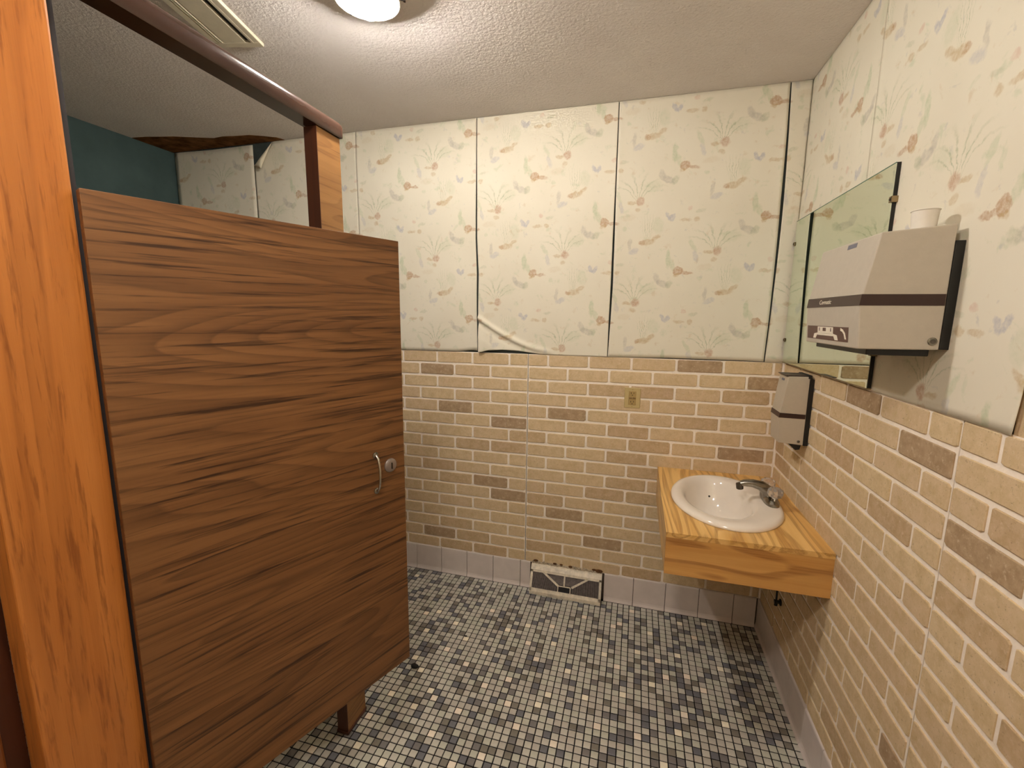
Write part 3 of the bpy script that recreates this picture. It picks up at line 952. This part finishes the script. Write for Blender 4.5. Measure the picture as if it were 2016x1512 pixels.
gl = thing('dome_lamp', (-0.92, -2.14, H), 0, 'round opal dome ceiling lamp near the entrance', 'lamp')
MB().lathe([(0.135, 0.0), (0.135, -0.018), (0.125, -0.022)], (-0.92, -2.14, H), 36).build('canopy', 'lamp_metal', gl, smooth=0.7)
MB().lathe([(0.124, -0.022), (0.120, -0.045), (0.102, -0.072), (0.070, -0.090), (0.035, -0.099), (0.004, -0.101)], (-0.92, -2.14, H), 36).build('opal_dome', 'globe', gl, smooth=1.2)

# ================================================================== CEILING VENT
VA = math.radians(13.3)
vent = thing('ceiling_vent', (-2.014, -0.975, H), VA, 'cream metal ceiling vent with long slots behind the brown rail', 'vent')
L2, W2 = 0.20, 0.086
MB().box(-W2 + .01, W2 - .01, -L2 + .01, L2 - .01, -0.004, 0).build('duct_opening', 'vent_dark', vent)
fr = MB()
for a, b, c, d in ((-W2, W2, L2 - .028, L2), (-W2, W2, -L2, -L2 + .028), (-W2, -W2 + .022, -L2 + .028, L2 - .028), (W2 - .022, W2, -L2 + .028, L2 - .028)):
    fr.box(a, b, c, d, -0.012, 0.0)
fr.build('frame', 'vent', vent, bevel=0.002)
for a, b in ((-W2 + .026, -W2 + .031), (-W2 + .034, -W2 + .040), (-W2 + .044, 0.036), (0.055, W2 - .021)):
    MB().box(a, b, -L2 + .026, L2 - .026, -0.0115 if b - a > .02 else -.0125, -0.003).build('slat', 'vent', vent, bevel=0.001)

# ================================================================== VANITY
CT, CX0, CY0 = 0.760, -0.505, -0.698
van = thing('vanity_counter', (-0.25, -0.35, 0.605), 0, 'varnished pine wall-hung vanity counter in the corner holding the sink', 'counter')
SX, SY = -0.2655, -0.358
AX, AY = 0.2015, 0.2705
n = 64
top = MB()
ring_i, ring_o = [], []
for k in range(n):
    a = 2 * math.pi * k / n
    ring_i.append((SX + (AX - .022) * math.cos(a), SY + (AY - .022) * math.sin(a)))
    dx, dy = math.cos(a), math.sin(a)
    ts = []
    if dx > 1e-6: ts.append((-0.002 - SX) / dx)
    if dx < -1e-6: ts.append((CX0 - SX) / dx)
    if dy > 1e-6: ts.append((-0.003 - SY) / dy)
    if dy < -1e-6: ts.append((CY0 - SY) / dy)
    t = min(ts); ring_o.append([SX + dx * t, SY + dy * t])
for cx, cy in ((-0.002, -0.003), (CX0, -0.003), (CX0, CY0), (-0.002, CY0)):     # snap nearest ring point to each corner
    k = min(range(n), key=lambda i: (ring_o[i][0] - cx) ** 2 + (ring_o[i][1] - cy) ** 2)
    ring_o[k] = [cx, cy]
vs = [(x, y, CT) for x, y in ring_o] + [(x, y, CT) for x, y in ring_i] + [(x, y, CT - .018) for x, y in ring_o] + [(x, y, CT - .018) for x, y in ring_i]
fs = []
for k in range(n):
    j = (k + 1) % n
    fs += [(k, j, n + j, n + k), (2 * n + k, 3 * n + k, 3 * n + j, 2 * n + j), (k, 2 * n + k, 2 * n + j, j), (n + k, n + j, 3 * n + j, 3 * n + k)]
top.add(vs, fs).build('countertop', 'pine', van)
MB().box(CX0 + .001, -0.002, CY0 + .001, CY0 + .02, 0.607, CT - .0185).build('front_apron', 'pine_x', van, bevel=0.001)
MB().box(CX0 + .001, CX0 + .02, CY0 + .0205, -0.004, 0.607, CT - .0185).build('side_apron', 'pine', van, bevel=0.001)
MB().box(-0.03, -0.011, CY0 + .0205, -0.03, 0.69, CT - .0185).build('wall_cleat', 'pine', van)

sink = thing('sink', (SX, SY, CT), 0, 'oval cream drop-in sink set into the pine counter', 'sink')
IX, IY, IAX, IAY = -0.287, -0.340, 0.130, 0.205
rings = [(SX, SY, AX, AY, CT + .0005), (SX, SY, AX - .001, AY - .001, CT + .006), (SX, SY, AX - .006, AY - .006, CT + .013), (SX, SY, AX - .016, AY - .016, CT + .017),
         (SX - .006, SY + .005, AX - .034, AY - .034, CT + .0165), (IX, IY, IAX + .012, IAY + .010, CT + .013), (IX, IY, IAX, IAY, CT + .007), (IX, IY, IAX - .008, IAY - .010, CT - .012),
         (IX, IY, IAX - .018, IAY - .026, CT - .05), (IX, IY + .01, IAX - .034, IAY - .052, CT - .09), (IX, IY + .01, IAX - .062, IAY - .095, CT - .118), (IX, IY + .01, .035, .045, CT - .130), (IX, IY + .01, .020, .020, CT - .133)]
sk = MB()
N = 72
for (cx, cy, ax, ay, z) in rings:
    for k in range(N):
        a = 2 * math.pi * k / N
        sk.v.append(Vector((cx + ax * math.cos(a), cy + ay * math.sin(a), z)))
for q in range(len(rings) - 1):
    for k in range(N):
        j = (k + 1) % N
        sk.f.append((q * N + k, q * N + j, (q + 1) * N + j, (q + 1) * N + k)); sk.m.append(0)
so = sk.build('basin', 'china', sink, smooth=1.2)
md = so.modifiers.new('thickness', 'SOLIDIFY'); md.thickness = 0.004; md.offset = -1.0
MB().lathe([(0.0205, 0.002), (0.019, 0.004), (0.012, 0.003), (0.004, -0.004)], (IX, IY + .01, CT - .134), 24).build('drain', 'dull_chrome', sink, smooth=0.8)
MB().lathe([(0.0042, 0), (0.0042, 0.002)], (-0.3035, -0.2500, CT - 0.0285), 10, (0.3, -1, 0.5)).build('overflow_hole', 'drain_dark', sink)

FX, FY, FZ = -0.100, -0.338, CT + 0.0175
fau = thing('faucet', (FX, FY, FZ), 0, 'tarnished chrome faucet with two clear knobs on the sink', 'faucet')
bp = MB()
outl = []
for k in range(28):
    a = 2 * math.pi * k / 28
    outl.append((FX + 0.026 * math.copysign(abs(math.cos(a)) ** .75, math.cos(a)), FY + 0.078 * math.copysign(abs(math.sin(a)) ** .75, math.sin(a))))
n = 28
vs = [(x, y, FZ - .004) for x, y in outl] + [(x, y, FZ + .010) for x, y in outl] + [(FX + (x - FX) * .7, FY + (y - FY) * .86, FZ + .020) for x, y in outl]
fs = [tuple(range(n))[::-1], tuple(range(2 * n, 3 * n))]
for q in (0, n):
    fs += [(q + k, q + (k + 1) % n, q + n + (k + 1) % n, q + n + k) for k in range(n)]
bp.add(vs, fs).build('base_plate', 'dull_chrome', fau, smooth=0.7)
MB().tube([(FX, FY, FZ + .012), (FX - .012, FY, FZ + .040), (FX - .035, FY, FZ + .056), (FX - .065, FY, FZ + .062), (FX - .095, FY, FZ + .060), (FX - .108, FY, FZ + .055)],
          [0.026, 0.0235, 0.0195, 0.016, 0.0135, 0.012], 16).build('spout', 'dull_chrome', fau, smooth=0.8)
MB().lathe([(0.0125, -0.014), (0.0135, -0.010), (0.0135, 0.008), (0.009, 0.010)], (FX - .110, FY, FZ + .048), 18, (-.15, 0, 1)).build('aerator', 'lock_grey', fau, smooth=0.6)
for sgn in (1, -1):
    kx, ky = FX + .004, FY + sgn * 0.051
    st = MB().lathe([(0.014, 0.0), (0.011, 0.010), (0.008, 0.014)], (kx, ky, FZ + .016), 16).build('knob_stem', 'dull_chrome', fau, smooth=0.7)
    MB().lathe([(0.012, 0.0), (0.023, 0.007), (0.029, 0.020), (0.027, 0.033), (0.017, 0.040), (0.005, 0.041)], (kx, ky, FZ + .029), 8).build('clear_knob', 'acrylic', st, label='clear faceted acrylic knob')

# supply valve under the counter on the right wall
val = thing('supply_valve', (-0.02, -0.288, 0.315), 0, 'small black supply valve on the brick wall under the counter', 'valve')
MB().lathe([(0.014, 0.0), (0.014, -0.004), (0.007, -0.006), (0.007, -0.016), (0.009, -0.017), (0.009, -0.024)], (-0.0025, -0.285, 0.318), 12, (1, 0, 0)).build('valve_body', 'black', val, smooth=0.7)
MB().tube([(-0.020, -0.285, 0.318), (-0.020, -0.285, 0.345), (-0.022, -0.288, 0.40), (-0.06, -0.31, 0.52), (-0.10, -0.335, 0.66)], 0.004, 8).build('supply_tube', 'black', val, smooth=0.8)
MB().lathe([(0.006, 0.0), (0.007, -0.003), (0.007, -0.010), (0.004, -0.012)], (-0.020, -0.285, 0.312), 10).build('valve_handle', 'black', val, smooth=0.6)

# ================================================================== MIRROR
mir = thing('mirror', (-0.006, -0.40, 1.30), 0, 'frameless wall mirror with a dark edge beside the corner', 'mirror')
MY0, MY1, MZ0, MZ1 = -0.774, -0.022, 1.2975, 1.889
MB().box(-0.0128, -0.0036, MY0 + .0004, MY1, MZ0, MZ1 - .001).build('backing', 'mirror_edge', mir)
MB().box(-0.0145, -0.0128, MY0 + .001, MY1, MZ0, MZ1 - .003).build('glass', 'mirror', mir)
MB().box(-0.0148, -0.0125, MY0 + .001, MY1, MZ1 - .003, MZ1 - .0005).build('top_edge', 'glass_green', mir)
MB().box(-0.0152, -0.0028, MY0, MY1, MZ0 - .0035, MZ0 - .0003).build('bottom_channel', 'clip', mir)
for yy, zz in ((MY0, 1.796), (MY0, 1.395), (MY1, 1.796), (MY1, 1.393)):
    c_ = MB()
    s = 1 if yy == MY0 else -1
    c_.box(-0.0185, -0.0155, yy - .007, yy + .007, zz - .008, zz + .008)
    c_.box(-0.0185, -0.001, yy - .007 if s > 0 else yy + .001, yy - .001 if s > 0 else yy + .007, zz - .008, zz + .008)
    co = c_.build('clip', 'clip', mir, bevel=0.0012)
    MB().lathe([(0.0035, 0), (0.0035, 0.0012), (0.002, 0.002)], (-0.0186, yy, zz), 10, (-1, 0, 0)).build('screw', 'slot', co)

# ================================================================== TOWEL DISPENSER
DY0, DY1 = -1.065, -0.752
dis = thing('towel_dispenser', (-0.09, -0.91, 1.42), 0, 'large grey paper towel dispenser with a brown band beside the mirror', 'dispenser')
pf = [(-0.020, 1.424), (-0.020, 1.681), (-0.150, 1.669), (-0.171, 1.541), (-0.1735, 1.516), (-0.167, 1.422)]
MB().prism(pf, 'y', DY0, DY1).build('body', 'disp_body', dis, bevel=0.0025)
MB().box(-0.0199, -0.0025, DY0 - .0005, MY0 - .009, 1.425, 1.648).build('back_plate', 'black', dis, bevel=0.001)
MB().prism([(-0.022, 1.5165), (-0.022, 1.5405), (-0.1719, 1.5405), (-0.1744, 1.5165)], 'y', DY0 - .0008, DY1 + .0008).build('band', 'disp_brown', dis)
MB().box(-0.145, -0.03, DY0 + .012, DY1 - .012, 1.409, 1.4255).build('paper_slot', 'black', dis, bevel=0.002)
lo = MB().lathe([(0.0085, 0), (0.0085, 0.002), (0.0065, 0.003)], (-0.034, DY0, 1.442), 18, (0, -1, 0)).build('lock', 'dull_chrome', dis, smooth=0.6)
MB().lathe([(0.0052, 0), (0.0052, 0.0012)], (-0.034, DY0 - .0028, 1.442), 14, (0, -1, 0)).build('keyhole', 'lock_grey', lo)


def front_x(z):
    pts_ = [(1.422, -0.167), (1.516, -0.1735), (1.541, -0.171), (1.669, -0.150)]
    return interp(pts_)(z)


def decal(poly, name, mat, parent, lift, fx=front_x, thick=0.0004):
    """flat print on the dispenser front: poly in (y, z)"""
    n = len(poly)
    vs = [(fx(z) - lift, y, z) for y, z in poly] + [(fx(z) - lift + thick, y, z) for y, z in poly]
    fs = [tuple(range(n)), tuple(range(2 * n - 1, n - 1, -1))] + [(i, n + i, n + (i + 1) % n, (i + 1) % n) for i in range(n)]
    return MB().add(vs, fs).build(name, mat, parent)


stk = decal([(-0.764, 1.4335), (-1.018, 1.4335), (-1.018, 1.4680), (-0.764, 1.4680)], 'sticker', 'sticker_brown', dis, 0.0006)
ic = MB()


def deco(poly):
    n = len(poly)
    vs = [(front_x(z) - .0011, y, z) for y, z in poly] + [(front_x(z) - .0006, y, z) for y, z in poly]
    ic.add(vs, [tuple(range(n)), tuple(range(2 * n - 1, n - 1, -1))] + [(i, n + i, n + (i + 1) % n, (i + 1) % n) for i in range(n)])


deco([(-0.838, 1.449), (-0.935, 1.449), (-0.935, 1.4665), (-0.838, 1.4665)])
deco([(-0.838, 1.4505), (-0.815, 1.4475), (-0.808, 1.4355), (-0.826, 1.4355), (-0.834, 1.4445), (-0.838, 1.4455)])
deco([(-0.935, 1.4505), (-0.935, 1.4455), (-0.939, 1.4445), (-0.947, 1.4355), (-0.965, 1.4355), (-0.958, 1.4475)])
deco([(-0.838, 1.4505), (-0.838, 1.4445), (-0.935, 1.4445), (-0.935, 1.4505)])
deco([(-0.978, 1.4655), (-0.990, 1.4625), (-1.002, 1.4545), (-1.009, 1.4400), (-1.002, 1.4400), (-0.996, 1.4515), (-0.987, 1.4575), (-0.977, 1.4590)])
ic.build('pictogram', 'sticker_cream', stk)
for a, b, z0_, z1_ in ((-0.848, -0.853, 1.4555, 1.4640), (-0.872, -0.893, 1.4555, 1.4640), (-0.920, -0.925, 1.4555, 1.4640)):
    MB().add([(front_x(z) - .0014, y_, z) for y_, z in ((a, z0_), (b, z0_), (b, z1_), (a, z1_))], [(0, 1, 2, 3)]).build('pictogram_mark', 'sticker_brown', stk)
decal([(-0.915, 1.6525), (-0.962, 1.6525), (-0.962, 1.6630), (-0.915, 1.6630)], 'corner_label', 'label_grey', dis, 0.0006)

cu = bpy.data.curves.new('lettering', 'FONT'); cu.body = 'Cormatic'; cu.size = 0.0155; cu.extrude = 0.0002
cu.align_x = 'CENTER'; cu.align_y = 'CENTER'
to = bpy.data.objects.new('tmp_text', cu); C.objects.link(to)
dg = bpy.context.evaluated_depsgraph_get()
tme = bpy.data.meshes.new_from_object(to.evaluated_get(dg))
bpy.data.objects.remove(to)
for v_ in tme.vertices:
    a, b, c = v_.co
    zz = 1.5285 + b
    v_.co = Vector((front_x(zz) - 0.0012 - c, -0.876 - a * 1.25, zz)) - ORI[dis.name]
tme.materials.clear(); tme.materials.append(M['sticker_cream'])
tme.name = 'lettering'
tobj = bpy.data.objects.new('lettering', tme); C.objects.link(tobj); tobj.parent = dis

# ================================================================== SOAP DISPENSER
SY0, SY1 = -0.373, -0.268
soap = thing('soap_dispenser', (-0.05, -0.32, 1.016), 0, 'small grey soap dispenser with a brown band under the mirror', 'dispenser')
ps = [(-0.018, 1.017), (-0.018, 1.276), (-0.088, 1.274), (-0.104, 1.136), (-0.106, 1.118), (-0.100, 1.022)]
MB().prism(ps, 'y', SY0, SY1).build('body', 'disp_body_soap', soap, bevel=0.002)
MB().box(-0.0179, -0.0025, SY0 - .0006, SY1 + .004, 1.016, 1.266).build('back_plate', 'black', soap, bevel=0.001)
MB().box(-0.024, -0.012, SY0 - .0004, SY1 + .003, 1.268, 1.281).build('top_hook', 'black', soap, bevel=0.001)
MB().prism([(-0.020, 1.1175), (-0.020, 1.1345), (-0.1049, 1.1365), (-0.1070, 1.1185)], 'y', SY0 - .0008, SY1 + .0008).build('band', 'disp_brown', soap)
MB().lathe([(0.005, 0), (0.005, 0.002), (0.003, 0.003)], (-0.034, SY0, 1.031), 14, (0, -1, 0)).build('lock', 'lock_grey', soap)
MB().prism([(-0.062, 1.017), (-0.022, 1.017), (-0.026, 0.999), (-0.040, 0.996)], 'y', SY0 + .004, SY0 + .045).build('soap_valve', 'black', soap, bevel=0.001)
MB().prism([(-0.0905, 1.262), (-0.0912, 1.254), (-0.0905, 1.254), (-0.0898, 1.262)], 'y', -0.305, -0.335).build('corner_label', 'label_grey', soap)
MB().box(-0.095, -0.024, SY0 + .003, SY1 - .003, 1.2755, 1.2785).build('lid_rim', 'disp_brown', soap)

# ================================================================== PAPER CUP
cup = thing('paper_cup', (-0.052, -1.01, 1.679), 0, 'white paper cup standing on top of the towel dispenser', 'cup')
MB().lathe([(0.021, 0.0), (0.0235, 0.040), (0.0228, 0.040), (0.0205, 0.002)], (-0.052, -1.01, 1.6785), 28, cap=True).build('cup_wall', 'cup', cup, smooth=0.6)
rm = MB()
rm.tube([(-0.052 + 0.0238 * math.cos(2 * math.pi * k / 28), -1.01 + 0.0238 * math.sin(2 * math.pi * k / 28), 1.7188) for k in range(29)], 0.0012, 8)
rm.build('rolled_rim', 'cup', cup, smooth=1.0)

# ================================================================== OUTLET
out = thing('outlet', (-0.6415, 0, 1.045), 0, 'ivory safety outlet with two sockets on the brick wall above the counter', 'outlet')
ox, oz = -0.6415, 1.0945
MB().prism([(ox - .038, oz - .050), (ox + .038, oz - .050), (ox + .038, oz + .050), (ox - .038, oz + .050)], 'y', 0.0, -0.0055).build('cover_plate', 'ivory', out, bevel=0.003, seg=3)
fc = MB().box(ox - .0175, ox + .0175, -0.0075, -0.005, oz - .034, oz + .034).build('receptacle_face', 'ivory_dark', out, bevel=0.001)
for dz in (.021, -.021):
    for dx, hz in ((-.0065, .004), (.0065, .0032)):
        MB().box(ox + dx - .0012, ox + dx + .0012, -0.0078, -0.0072, oz + dz - hz + .003, oz + dz + hz + .003).build('socket_slot', 'slot', fc)
    MB().lathe([(0.0022, 0), (0.0022, 0.0008)], (ox, -0.0072, oz + dz - .007), 10, (0, -1, 0)).build('ground_hole', 'slot', fc)
for dx in (-.0085, .0085):
    MB().box(ox + dx - .007, ox + dx + .007, -0.0092, -0.007, oz - .004, oz + .004).build('test_button', 'ivory_btn', fc, bevel=0.0006)
for dz in (.042, -.042):
    MB().lathe([(0.0028, 0), (0.0026, 0.001)], (ox, -0.0054, oz + dz), 10, (0, -1, 0)).build('screw', 'ivory_dark', out)

# ================================================================== FLOOR REGISTER
reg = thing('baseboard_register', (-0.935, -0.03, 0), 0, 'chipped white baseboard heat register leaning at the back wall', 'register')
R0, R1 = REG0 + .002, REG1 - .002
side = [(-0.002, 0.003), (-0.064, 0.003), (-0.066, 0.020), (-0.026, 0.122), (-0.014, 0.141), (-0.002, 0.144)]
for a, b in ((R0, R0 + .003), (R1 - .003, R1)):
    MB().prism(side, 'x', a, b).build('end_plate', 'reg_white', reg)
MB().prism([(-0.002, 0.004), (-0.050, 0.004), (-0.050, 0.018), (-0.014, 0.112), (-0.002, 0.120)], 'x', R0 + .004, R1 - .004).build('duct_box', 'reg_dark', reg)
f0, f1 = Vector((0, -0.066, 0.020)), Vector((0, -0.026, 0.122))
up = (f1 - f0); FL = up.length; up = up / FL
nrm = Vector((0, -up.z, up.y))


def fp(x, t, d=0.0):
    q = f0 + up * (t * FL) + nrm * d
    return (x, q.y, q.z)


def bar(mb, p, q, wd, d0=-0.003, d1=0.0015):
    """bar on the sloping face between (x,t) points"""
    a = Vector((p[0], p[1] * FL)); b = Vector((q[0], q[1] * FL))
    dr = (b - a).normalized(); nn = Vector((-dr.y, dr.x)) * wd / 2
    cs = [a + nn, a - nn, b - nn, b + nn]
    vs = [fp(c.x, c.y / FL, d0) for c in cs] + [fp(c.x, c.y / FL, d1) for c in cs]
    mb.add(vs, [(0, 1, 2, 3), (7, 6, 5, 4), (0, 4, 5, 1), (1, 5, 6, 2), (2, 6, 7, 3), (3, 7, 4, 0)])


XM = (R0 + R1) / 2
for nm, p, q, wd in (('bottom_rail', (R0, 0.07), (R1, 0.07), .018), ('top_rail', (R0, 0.955), (R1, .955), .012),
                     ('side_stile', (R0 + .006, 0), (R0 + .006, 1), .012), ('side_stile', (R1 - .006, 0), (R1 - .006, 1), .012),
                     ('diagonal_bar', (R0 + .070, .93), (XM - .036, .42), .010), ('diagonal_bar', (R1 - .070, .93), (XM + .036, .42), .010),
                     ('centre_bar', (XM - .004, .42), (XM - .004, .95), .008),
                     ('damper_frame', (XM - .036, .42), (XM + .030, .42), .005), ('damper_frame', (XM - .036, .10), (XM - .036, .42), .005), ('damper_frame', (XM + .030, .10), (XM + .030, .42), .005)):
    mb = MB(); bar(mb, p, q, wd); mb.build(nm, 'reg_white', reg)
MB().prism([(-0.027, 0.121), (-0.029, 0.124), (-0.015, 0.1435), (-0.001, 0.1465), (-0.001, 0.1435), (-0.014, 0.140)], 'x', R0, R1).build('top_lip', 'reg_white', reg)
MB().prism([(-0.050, 0.002), (-0.068, 0.002), (-0.069, 0.021), (-0.063, 0.021)], 'x', R0, R1).build('bottom_lip', 'reg_white', reg)
fins = MB()
for k in range(24):
    t = k / 23
    xa = R0 + .016 + t * (XM - .045 - R0 - .016)
    topt = 0.92 if xa < R0 + .07 else max(.40, .92 - (xa - R0 - .07) / (XM - .036 - R0 - .07) * .50)
    bar(fins, (xa - .006 * (1 - t), 0.16), (xa, topt), .0022, -0.008, -0.001)
    xb = R1 - .016 - t * (R1 - .016 - XM - .040)
    topt = 0.92 if xb > R1 - .07 else max(.40, .92 - (R1 - .07 - xb) / (R1 - .07 - XM - .036) * .50)
    bar(fins, (xb + .006 * (1 - t), 0.16), (xb, topt), .0022, -0.008, -0.001)
for k in range(12):
    tt = .48 + k * .037
    hw = .036 + (tt - .42) / .5 * (XM - R0 - .11)
    bar(fins, (XM - hw, tt), (XM + hw, tt), .0020, -0.010, -0.004)
fins.build('louver_fins', 'reg_fin', reg, kind='stuff')

# ================================================================== DEBRIS
def lump(name, c, rx, ry, rz, seed, label):
    rr = random.Random(seed)
    mb = MB()
    prof = [(0.35, 0.0), (0.85, 0.18), (1.0, 0.45), (0.7, 0.8), (0.25, 1.0)]
    n = 11
    jit = [[rr.uniform(.75, 1.2) for _ in range(n)] for _ in prof]
    for q, (rad, hh) in enumerate(prof):
        for k in range(n):
            a = 2 * math.pi * k / n
            mb.v.append(Vector((c[0] + rad * rx * math.cos(a) * jit[q][k], c[1] + rad * ry * math.sin(a) * jit[q][k], c[2] + hh * rz)))
    for q in range(len(prof) - 1):
        for k in range(n):
            j = (k + 1) % n
            mb.f.append((q * n + k, q * n + j, (q + 1) * n + j, (q + 1) * n + k)); mb.m.append(0)
    mb.f.append(tuple(range(n - 1, -1, -1))); mb.m.append(0)
    mb.f.append(tuple(range(4 * n, 5 * n))); mb.m.append(0)
    return mb.build(name, 'debris', smooth=1.0, label=label, cat='debris')


lump('floor_debris', (-1.474, -0.700, 0.0), 0.020, 0.013, 0.016, 2, 'black crumpled lump on the mosaic floor by the stall door')
lump('floor_crumb', (-1.334, -0.466, 0.0), 0.0075, 0.004, 0.005, 3, 'tiny black crumb on the mosaic floor in the open')
